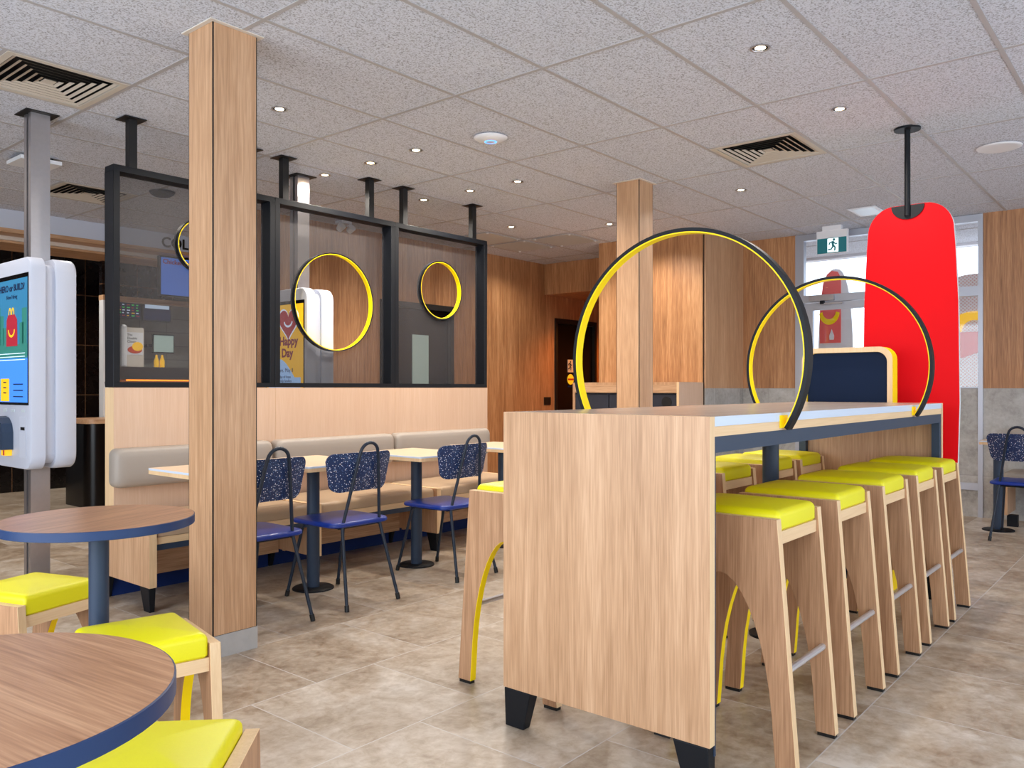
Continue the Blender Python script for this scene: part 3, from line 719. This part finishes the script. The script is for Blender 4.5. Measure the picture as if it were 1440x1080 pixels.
# ================================================================== TOTEM, DIVIDER, WASTE STATION, EXIT SIGN
tt = thing('red_totem', 'tall red board with rounded top hanging from a black ceiling pole', 'totem', (5.44, 1.345, 0))
def totem_outline():
    P = [(-.09, .02), (.09, .02), (.2, .22), (.262, .6), (.275, 1.1), (.268, 1.7), (.252, 2.05)]
    P += [(.09 + .155 * cos(rad(a)), 2.14 + .17 * sin(rad(a))) for a in range(0, 91, 9)]
    R_ = P[1:]; return [(-.09, .02)] + R_ + [(-y, z) for y, z in R_[::-1] if y > .01 and z > .03]
O = totem_outline()
MB().prism(O, 'x', 0, .03, 'red', 'white').build('board', tt)
MB().cyl((-.012, .01), .017, 2.24, H - .012, 'steel_dark', 16).build('ceiling_pole', tt)
MB().cyl((-.012, .01), .075, H - .014, H - .002, 'steel_dark', 32).build('ceiling_flange', tt)
pl = [(.01 + .095 * cos(rad(a)), 2.306 + .085 * sin(rad(a))) for a in range(180, 361, 15)]
MB().prism(pl, 'x', -.008, -.0005, 'steel_dark').build('mounting_plate', tt)

dv = thing('booth_divider', 'navy panel in rounded wood frame with yellow edges at table end', 'divider', (5.075, 1.612, 0))
def rr_yz(w, z0, z1, r, k=8):
    P = [(-w, z0), (w, z0)]
    for cy, a0 in ((w - r, 0), (-w + r, 90)):
        for i in range(k + 1): a = rad(a0 + 90 * i / k); P.append((cy + r * cos(a), z1 - r + r * sin(a)))
    return P
A = rr_yz(.265, 0, 1.425, .075); B = rr_yz(.235, .03, 1.395, .06); n = len(A)
m = MB(); v = [(0, *p) for p in A] + [(.1, *p) for p in A] + [(0, *p) for p in B] + [(.1, *p) for p in B]; f = []; mm = []
for i in range(n):
    j = (i + 1) % n
    f += [(i, j, n + j, n + i), (2 * n + i, 3 * n + i, 3 * n + j, 2 * n + j), (i, 2 * n + i, 2 * n + j, j), (n + i, n + j, 3 * n + j, 3 * n + i)]; mm += ['yellow', 'yellow', 'edge_wood', 'edge_wood']
m.add(v, f, mm, True); m.build('frame', dv, angle=30)
MB().prism(rr_yz(.2345, .0305, 1.3945, .06), 'x', .02, .04, 'board_navy').build('inset_panel', dv)

wst = thing('waste_station', 'wood waste station with dark front set against the back wall', 'bin', (7.07, 3.80, 0))
MB().box(0, .505, 0, .025, 0, 1.24, ['edge_wood', 'edge_wood', 'oak_pale', 'oak', 'edge_wood', 'edge_wood']).box(0, .505, 1.225, 1.25, 0, 1.24, 'oak').box(0, .505, .0255, 1.2245, 1.215, 1.24, 'oak').box(0, .02, .0255, 1.2245, 1.135, 1.2145, 'oak_y').box(.48, .505, .0255, 1.2245, 0, 1.2145, 'oak').build('cabinet', wst)
for a, b in ((.03, .40), (.41, .80), (.81, 1.22)):
    p = MB().box(.01, .03, a, b, .02, 1.13, 'charcoal').build('door', wst)
    MB().box(.004, .0098, a + .01, b - .01, 1.118, 1.126, 'steel_dark').build('handle', p)
MB().prism([(.137 + .055 * cos(rad(a)), 1.045 + .055 * sin(rad(a))) for a in range(0, 360, 15)], 'x', .004, .0098, 'black').build('round_emblem', wst)

ex = thing('exit_sign', 'green running-man exit sign box hanging under the ceiling by the door', 'sign', (8.2, 2.73, 0))
MB().box(-.02, .02, -.15, .15, H - .2 + .12, H - .05, 'white').box(-.02, .02, -.148, .148, 2.505, H - .08, 'white').build('housing', ex)
MB().box(-.03, .03, -.09, .09, H - .05, H - .004, 'white').build('ceiling_mount', ex)
MB().box(-.024, -.0205, -.14, .14, 2.508, 2.655, 'exit_green').build('green_face', ex)
MB().box(-.027, -.0245, -.065, .04, 2.515, 2.65, 'exit_white').build('white_field', ex)
def person_glyph(M, mat, s=1.0):
    m = MB(); P = lambda pts: [(x * s, y * s) for x, y in pts]
    def pg(pts): m.prism(P(pts), 'z', 0, .003, mat, M=M)
    pg([(.012 + .012 * cos(rad(a)), .055 + .012 * sin(rad(a))) for a in range(0, 360, 30)])
    pg([(-.012, .04), (.01, .042), (.012, .0), (-.008, -.008)]); pg([(.008, .04), (.03, .015), (.042, .022), (.045, .012), (.026, .004), (.006, .026)])
    pg([(-.01, .04), (-.034, .03), (-.04, .008), (-.03, .006), (-.024, .022), (-.01, .028)])
    pg([(.012, .004), (.03, -.02), (.024, -.055), (.012, -.055), (.016, -.022), (-.004, -.004)])
    pg([(.0, -.002), (-.018, -.03), (-.045, -.034), (-.045, -.046), (-.012, -.042), (.01, -.012)])
    return m
person_glyph(face_negx(-.0275, -.012, 2.58), 'exit_green').build('running_figure', ex)

tag(MB().box(8.39, 8.53, WY - .008, WY - .0005, .965, 1.065, 'black').build('wall_outlet', None), 'black outlet plate on the wood wall left of restroom door', 'outlet')
rs = thing('restroom_sign', 'small restroom pictogram sign on dark door', 'sign', (9.0, WY + .012, 1.48))
MB().box(-.065, .065, 0, .006, -.085, .085, 'offwhite').build('plate', rs)
person_glyph(face_negy(-.02, -.0005, 0), 'black', 1.0).build('pictogram', rs)
rs2 = thing('restroom_notice', 'round yellow notice sticker below pictogram sign on dark door', 'sign', (9.0, WY + .012, 1.30))
MB().prism([(.07 * cos(rad(a)), .07 * sin(rad(a))) for a in range(0, 360, 15)], 'y', 0, .006, 'screen_gold').build('sticker', rs2)
MB().box(-.065, .065, -.003, -.0005, -.012, .012, 'orange_red').build('band', rs2)
MB().box(-.06, .06, .0, .005, -.105, -.085, 'plinth_blue').build('lower_strip', rs2)

# ================================================================== KIOSKS
def kiosk(x, y, label, art):
    t = thing('ordering_kiosk', label, 'kiosk', (x, y, 0), 0, 'ordering kiosks')
    p = MB().box(-.052, .052, -.05, -.012, 0, H - .001, 'brushed').box(-.052, .052, .012, .05, 0, H - .001, 'brushed').box(-.035, .035, -.012, .012, 0, H - .001, 'steel_dark').build('post', t)
    MB().box(-.09, .09, -.09, .09, H - .006, H - .0012, 'black').build('ceiling_plate', p)
    MB().box(-.1, .1, -.12, .12, 0, .01, 'brushed').build('floor_plate', p)
    def shell(xs, z0, z1, w, r, nm):
        L = []
        for dx, ins in xs: L.append([(dx, y_, z_) for y_, z_, _ in rrect(w - 2 * ins, z1 - z0 - 2 * ins, r, 0, 0, (z0 + z1) / 2)])
        return MB().loops(L, 'kiosk_white').build(nm, t, angle=40)
    fr = shell(((-.132, .012), (-.129, .004), (-.12, 0), (-.055, 0)), .725, 1.915, .54, .075, 'front_housing')
    shell(((-.0545, .02), (.0, .02)), .735, 1.90, .54, .06, 'middle_housing')
    shell(((.0005, .004), (.01, 0), (.1, 0), (.11, .006), (.114, .02)), .725, 1.915, .54, .075, 'rear_housing')
    X = -.1335
    sc = MB().box(X, X + .006, -.243, .243, 1.085, 1.825, 'black_gloss').build('screen', t)
    art(sc, X)
    rd = MB().prism([(.10, .99), (.10, .83), (-.02, .83), (-.02, .93), (.0, .98), (.04, 1.01), (.09, 1.02)], 'x', -.19, -.133, 'steel_blue').build('card_reader', t)
    MB().box(-.165, -.133, .0, .07, .795, .828, 'screen_gold').box(-.166, -.165, .02, .04, .797, .826, 'screen_red').build('reader_label', rd)
    MB().box(-.134, -.131, -.21, -.115, .79, 1.02, 'kiosk_white').build('service_flap', t)
    MB().box(-.136, -.1335, -.19, -.135, .945, .962, 'black').build('receipt_slot', t)
    for q in (-.17, -.02, .10): MB().box(-.134, -.1315, q - .02, q + .03, 1.045, 1.06, 'grey_panel').build('payment_mark', t)
    return t
def art1(sc, X):
    def q(y0, y1, z0, z1, mat, d=.001, nm='graphic'): MB().box(X - d, X - d + .001, y0, y1, z0, z1, mat).build(nm, sc)
    q(-.23, .23, 1.36, 1.80, 'screen_teal', .0012, 'picture'); q(-.23, .23, 1.10, 1.3598, 'screen_sky', .0012, 'lower_picture')
    q(-.23, .23, 1.35, 1.43, 'screen_leaf', .002, 'ground_graphic')
    for y, w, h in ((.17, .05, .17), (.20, .03, .22), (-.19, .035, .2), (-.15, .03, .12), (.10, .03, .10)): MB().box(X - .002, X - .0013, y - w, y + w, 1.43, 1.43 + h, 'screen_leaf').build('tree_graphic', sc)
    b = MB().prism([(-.09, 1.42), (.075, 1.42), (.07, 1.57), (.045, 1.60), (-.05, 1.60), (-.085, 1.57)], 'x', X - .0035, X - .0022, 'screen_red').build('red_box_graphic', sc)
    s1 = [(-.005 + .05 * cos(rad(a)), 1.515 + .045 * sin(rad(a))) for a in range(180, 361, 15)] + [(-.005 + .04 * cos(rad(a)), 1.515 + .032 * sin(rad(a))) for a in range(360, 179, -15)]
    m = MB().prism(s1, 'x', X - .0048, X - .0036, 'screen_gold')
    for s_ in (-1, 1):
        c = -.005 + s_ * .022
        m.prism([(c + .02 * cos(rad(a)), 1.60 + .04 * sin(rad(a))) for a in range(0, 181, 15)] + [(c + .013 * cos(rad(a)), 1.60 + .028 * sin(rad(a))) for a in range(180, -1, -15)], 'x', X - .0048, X - .0036, 'screen_gold')
    m.build('smile_graphic', sc)
    text('title', 'HERO or BUILD?', .052, 'screen_navy', face_negx(X - .0023, -.005, 1.735), sc, .0004, 'CENTER', bold=.0015)
    text('subtitle', 'Now Hiring', .034, 'screen_navy', face_negx(X - .0023, -.005, 1.69), sc, .0004, 'CENTER')
    MB().box(X - .0035, X - .0022, .035, .16, 1.105, 1.235, 'screen_gold').build('yellow_tile', sc)
    m = MB()
    for i in range(3):
        m.box(X - .0035, X - .0022, -.17, -.03, 1.20 - i * .035, 1.206 - i * .035, 'screen_navy')
        m.box(X - .0042, X - .0036, .075, .12, 1.21 - i * .03, 1.217 - i * .03, 'screen_navy')
    for i in range(3): m.box(X - .0035, X - .0022, -.2, .18, 1.375 - i * .018, 1.379 - i * .018, 'screen_white')
    m.build('small_print', sc)
def art2(sc, X):
    MB().box(X - .0012, X - .0002, -.23, .23, 1.10, 1.80, 'screen_gold').build('picture', sc)
    hp = []
    for i in range(36):
        a = 2 * pi * i / 36; hp.append((-.05 - .0072 * 16 * sin(a) ** 3, 1.665 + .0078 * (13 * cos(a) - 5 * cos(2 * a) - 2 * cos(3 * a) - cos(4 * a))))
    MB().prism([(-.05 + (y + .05) * 1.12, 1.665 + (z - 1.665) * 1.12) for y, z in hp], 'x', X - .0024, X - .0014, 'screen_white').build('heart_outline', sc)
    MB().prism(hp, 'x', X - .0036, X - .0025, 'screen_red').build('heart_graphic', sc)
    s1 = [(-.05 + .055 * cos(rad(a)), 1.68 + .05 * sin(rad(a))) for a in range(190, 351, 16)] + [(-.05 + .045 * cos(rad(a)), 1.68 + .036 * sin(rad(a))) for a in range(350, 189, -16)]
    MB().prism(s1, 'x', X - .0048, X - .0037, 'screen_white').build('heart_smile', sc)
    wv = [(-.20 + .40 * i / 16, 1.10) for i in range(17)]; top = [(.20 - .40 * i / 16, 1.26 + .14 * sin(pi * min(1, (i + 3) / 16))) for i in range(17)]
    MB().prism(wv + top, 'x', X - .0024, X - .0014, 'screen_pale').build('blue_shape', sc)
    text('title', 'McHappy\n   Day', .088, 'screen_maroon', face_negx(X - .0036, .0, 1.50), sc, .0006, 'CENTER', bold=.003)
    text('date', 'Thurs. May 8', .042, 'screen_navy', face_negx(X - .0036, .0, 1.30), sc, .0004, 'CENTER')
    text('body', 'a day of hope\nto help families', .03, 'screen_navy', face_negx(X - .0036, .0, 1.255), sc, .0004, 'CENTER')
    MB().box(X - .0036, X - .0025, .08, .21, 1.105, 1.155, 'screen_gold').build('yellow_tile', sc)
kiosk(1.905, 5.20, 'white self-order kiosk at the left edge with blue teal screen', art1)
kiosk(3.735, 5.20, 'white self-order kiosk behind the mesh screen with yellow screen', art2)

# ================================================================== CEILING FITTINGS
def vent(x, y, label):
    t = thing('ceiling_vent', label, 'vent', (x + .3, y + .3, H), 0, 'square louvred ceiling vents')
    MB().box(-.3, .3, -.3, .3, .10, .105, 'black').box(-.3, -.295, -.3, .3, .0, .10, 'black').box(.295, .3, -.3, .3, .0, .10, 'black').box(-.3, .3, -.3, -.295, .0, .10, 'black').box(-.3, .3, .295, .3, .0, .10, 'black').build('duct_box', t)
    def sq(r, z): return [(-r, -r, z), (r, -r, z), (r, r, z), (-r, r, z)]
    MB().loops([sq(.289, -.001), sq(.289, -.006), sq(.255, -.006), sq(.255, .004)], 'louvre', False, False, smooth=False).build('frame', t)
    m = MB()
    for i in range(6):
        r = .250 - i * .039
        m.loops([sq(r, -.002), sq(r - .017, .004), sq(r - .018, .003), sq(r - .001, -.003)], 'louvre', False, False, smooth=False)
    m.loops([sq(.03, 0), sq(.028, .004)], 'louvre', smooth=False)
    m.build('louvre_blades', t)
vent(1.44, 4.3, 'square louvred ceiling vent at top left corner, nearest one')
vent(2.64, 6.7, 'square louvred ceiling vent near the white counter soffit at left')
vent(5.04, 1.9, 'square louvred ceiling vent above right end of the high table')

DL = [(3.703, 1.566, 'directly over the high table, topmost in the picture'), (4.805, 1.559, 'over the far end of the high table'), (6.259, 2.808, 'right of the farther column and below the vent'),
      (2.753, 4.024, 'just right of the foreground column'), (3.816, 4.016, 'above the middle mesh screen, nearest the white dome'), (3.824, 5.009, 'behind the middle mesh screen, right of the kiosk post'),
      (3.826, 4.492, 'between the posts over the middle screen'), (4.866, 5.026, 'just behind the posts of the right mesh screen'), (4.878, 4.503, 'in the middle of the trio over the right screen'),
      (4.896, 4.019, 'rightmost of the trio over the right screen'), (6.236, 5.201, 'nearest the grey hatches'), (6.739, 4.376, 'immediately left of the farther column')]
dl0 = thing('recessed_downlight', '', 'ceiling light', (0, 0, H), 0, 'recessed ceiling downlights')
def dring(r, z, n=32): return [(r * cos(2 * pi * i / n), r * sin(2 * pi * i / n), z) for i in range(n)]
MB().loops([dring(.046, -.001), dring(.046, -.005), dring(.038, -.006), dring(.036, -.002)], 'brushed', False, False).build('trim_ring', dl0)
MB().loops([dring(.036, -.002), dring(.023, -.0015)], 'steel_dark', False, False).build('baffle', dl0)
MB().loops([dring(.025, -.0022), dring(.002, -.0024)], 'lamp', False, True).build('lamp', dl0)
for i, (x, y, lb) in enumerate(DL):
    o = dl0 if i == 0 else dup(dl0, (x, y, H)); o.location = (x, y, H); o['label'] = ('small lit downlight ' if i else 'downlight ') + lb
    l = D.lights.new('downlight_beam', 'SPOT'); l.energy = 24; l.color = (1, .91, .80); l.spot_size = rad(155); l.spot_blend = .6; l.shadow_soft_size = .03
    lo = D.objects.new('downlight_beam', l); COL.objects.link(lo); lo.location = (0, 0, -.012); lo.parent = o
def spot(x, y, z, e, col=(1, .90, .78), size=150, nm='downlight_beam'):
    l = D.lights.new(nm, 'SPOT'); l.energy = e; l.color = col; l.spot_size = rad(size); l.spot_blend = .6; l.shadow_soft_size = .04
    lo = D.objects.new(nm, l); COL.objects.link(lo); lo.location = (x, y, z)
# lamps of the same kind further off or above the part of the ceiling the photo does not show
for x, y in ((1.2, 6.4), (2.6, 5.8), (3.6, 7.4), (5.2, 7.2), (7.4, 5.8), (7.0, 4.3), (1.0, 7.6), (2.4, 9.4), (3.4, 9.2), (1.4, 5.2)): spot(x, y, H - .02, 30)
spot(9.1, 5.7, 2.36, 55, (1, .34, .06), 140, 'corridor_lamp')
spot(5.6, 10.2, H - .02, 90, (1, .96, .9), 120, 'kitchen_lamp')
ap = thing('wifi_access_point', 'white disc access point with blue ring on the ceiling', 'access point', (3.915, 3.436, H))
MB().lathe([(.02, -.036), (.05, -.034), (.085, -.026), (.104, -.014), (.107, -.008), (.10, -.005)], (0, 0), 'white', 48).build('dome', ap)
MB().loops([dring(.04, -.0350), dring(.034, -.0362), dring(.03, -.0366)], 'led_blue', False, False).build('light_ring', ap)
sp = thing('ceiling_speaker', 'flat round white ceiling speaker at right, without lamp', 'speaker', (6.229, .991, H))
MB().lathe([(.10, -.014), (.12, -.013), (.13, -.009), (.133, -.0045)], (0, 0), 'white', 48).build('grille', sp)
bx = thing('ceiling_access_box', 'flat white rectangular box on ceiling behind the kiosk post', 'box', (2.25, 6.19, H))
MB().box(-.13, .13, -.13, .13, -.05, -.025, 'white').build('cover', bx); MB().box(-.09, .09, -.09, .09, -.0245, -.0045, 'black').build('mount', bx)
dm = thing('ceiling_dome', 'dark ceiling dome seen through the left mesh screen', 'camera', (3.3, 6.45, H))
MB().lathe([(.02, -.045), (.06, -.04), (.09, -.022), (.10, -.0045)], (0, 0), 'steel_dark', 32).build('dome', dm)
el = thing('twin_emergency_light', 'white twin-head emergency spotlight on ceiling behind middle screen', 'emergency light', (4.99, 6.25, H))
MB().box(-.06, .06, -.05, .05, -.03, -.0045, 'white').build('base', el)
for s_ in (-1, 1):
    MB().cyl((0, 0), .03, -.03, .03, 'white', 20, .04, M=Matrix.Translation((s_ * .06, -.03, -.075)) @ Matrix.Rotation(rad(55), 4, 'X')).tube([(s_ * .04, 0, -.028), (s_ * .06, -.01, -.06)], .01, 'white').build('lamp_head', el)
for (x, y, lb) in ((6.25, 5.52, 'leftmost, cut by the mesh screen edge'), (6.85, 5.52, 'middle one, lowest in the picture'), (6.85, 4.92, 'rightmost, next to the farther column')):
    t = thing('ceiling_hatch', 'grey square ceiling hatch with white corner knobs, ' + lb, 'hatch', (x + .29, y + .28, H), 0, 'grey ceiling hatches')
    MB().box(-.27, .27, -.25, .25, -.009, -.005, 'grey_panel').build('panel', t)
    for a in (-1, 1):
        for b in (-1, 1): MB().cyl((a * .24, b * .225), .013, -.016, -.009, 'white', 12).build('knob', t)
t = thing('ceiling_grille', 'small grey ceiling grille in front of the window by the red totem', 'vent', (7.72, 2.26, H))
MB().box(-.2, .2, -.12, .12, -.008, -.0045, 'white').build('frame', t); MB().box(-.17, .17, -.09, .09, -.0095, -.008, 'grey_panel').build('mesh', t)

# ================================================================== COUNTER AND KITCHEN
text('sign_lettering', 'COLLECT', .145, 'black', face_negy(4.165, 8.156, 2.640), None, .003, bold=.003)
tag(D.objects[-1] if False else [o for o in D.objects if o.name == 'sign_lettering'][0], 'black COLLECT lettering on the white soffit', 'sign')
cn = thing('service_counter', 'black-fronted counter with wood top behind the kiosk at left', 'counter', (3.5, 8.3, 0))
MB().loops([rrect(3.3, .62, .12, .0, 1.65, .31), rrect(3.3, .62, .12, .83, 1.65, .31)], 'black_gloss').build('front', cn, angle=40)
MB().loops([rrect(3.34, .66, .12, .8305, 1.65, .31), rrect(3.34, .66, .12, .872, 1.65, .31)], 'oak_x').build('worktop', cn, angle=40)
pc = thing('stainless_pass_counter', 'stainless steel pass counter inside the kitchen opening', 'counter', (4.57, 10.42, 0))
MB().box(0, 2.25, 0, .7, 0, 1.20, 'brushed').build('body', pc); MB().box(0, 2.25, -.03, .7, 1.295, 1.455, 'brushed').box(0, 2.25, .5, .7, 1.2005, 1.2945, 'brushed').build('top_shelf', pc)
MB().box(.4, 2.0, .2, .24, 1.275, 1.2945, 'warm_strip').build('heat_lamp', pc)
mn = thing('menu_screen', 'bright blue menu screen hanging over the kitchen opening', 'screen', (4.285, 8.43, 0))
MB().box(0, 1.0, 0, .05, 2.165, 2.59, 'black').build('casing', mn); MB().box(.015, .985, -.004, -.0005, 2.18, 2.575, 'screen_blue').build('display', mn)
MB().box(.3, .34, .01, .04, 2.59, 2.6, 'steel_dark').build('bracket', mn)
text('heading', 'Chicken Favs', .07, 'screen_maroon', face_negy(.03, -.0055, 2.51), mn, .0005, bold=.002)
def kscreen(x0, x1, z0, z1, label, rows):
    t = thing('order_screen', label, 'screen', (x0, 10.95, 0), 0, 'kitchen order screens')
    MB().box(0, x1 - x0, 0, .05, z0, z1, 'black').build('casing', t)
    d = MB().box(.015, x1 - x0 - .015, -.004, -.0005, z0 + .015, z1 - .015, 'screen_navy').build('display', t)
    MB().box(.15, .19, .01, .04, z1, H, 'steel_dark').build('bracket', t)
    rnd = random.Random(3)
    if rows:
        m = MB()
        for r in range(6):
            for c in range(5):
                a = .03 + c * .062; m.box(a, a + rnd.uniform(.02, .05), -.006, -.0045, z1 - .045 - r * .036, z1 - .032 - r * .036, rnd.choice(['screen_green', 'screen_green', 'screen_gold', 'screen_white', 'screen_red']))
        m.build('order_text', t)
    else: MB().box(.03, x1 - x0 - .03, -.006, -.0045, z1 - .09, z1 - .04, 'screen_white').box(.15, x1 - x0 - .03, -.006, -.0045, z1 - .035, z1 - .022, 'screen_sky').build('order_text', t)
kscreen(4.96, 5.31, 2.11, 2.37, 'kitchen order screen with green and yellow text', True)
kscreen(5.33, 5.73, 2.10, 2.36, 'kitchen order screen with white banner, right of text screen', False)
po = thing('poster', 'burger advertising poster in stand on the kitchen counter', 'poster', (5.12, 11.0, 0))
MB().box(0, .25, 0, .03, 1.456, 2.0, 'offwhite').build('stand', po); MB().box(.012, .238, -.004, -.0005, 1.63, 1.935, 'white').build('sheet', po)
MB().prism([(.125 + .1 * cos(rad(a)), 1.70 + .05 * sin(rad(a))) for a in range(0, 360, 20)], 'y', -.007, -.0045, 'orange_red').prism([(.16 + .075 * cos(rad(a)), 1.745 + .06 * sin(rad(a))) for a in range(0, 360, 20)], 'y', -.010, -.0075, 'screen_gold').build('burger_picture', po)
text('heading', 'The\nDouble\nClassic', .045, 'black', face_negy(.02, -.0055, 1.885), po, .0005)
mo = thing('kitchen_monitor', 'grey blank monitor on arm at right of the kitchen wall', 'monitor', (5.52, 11.05, 0))
MB().box(0, .31, 0, .03, 1.67, 1.93, 'black').build('casing', mo); MB().box(.014, .296, -.004, -.0005, 1.685, 1.915, 'screen_grey').build('display', mo); MB().box(-.06, -.02, .03, .54, 1.75, 1.79, 'steel_dark').box(-.06, .1, .03, .07, 1.75, 1.79, 'steel_dark').build('arm', mo)
tag(MB().box(5.02, 5.105, 10.9, 11.0, 1.4555, 2.03, 'white').build('cup_sleeve_tube', bevel=.03), 'tall white cup dispenser tube on the pass counter', 'dispenser')
for k, x in enumerate((5.42, 5.50)):
    tag(MB().lathe([(.026, 1.456), (.032, 1.462), (.032, 1.55), (.014, 1.60), (.014, 1.63)], (x, 10.75), 'screen_gold', 16).build('sauce_bottle'), 'yellow sauce bottle on the pass counter, %s of the pair' % ('left' if k == 0 else 'right'), 'bottle', 'sauce bottles on the pass counter')
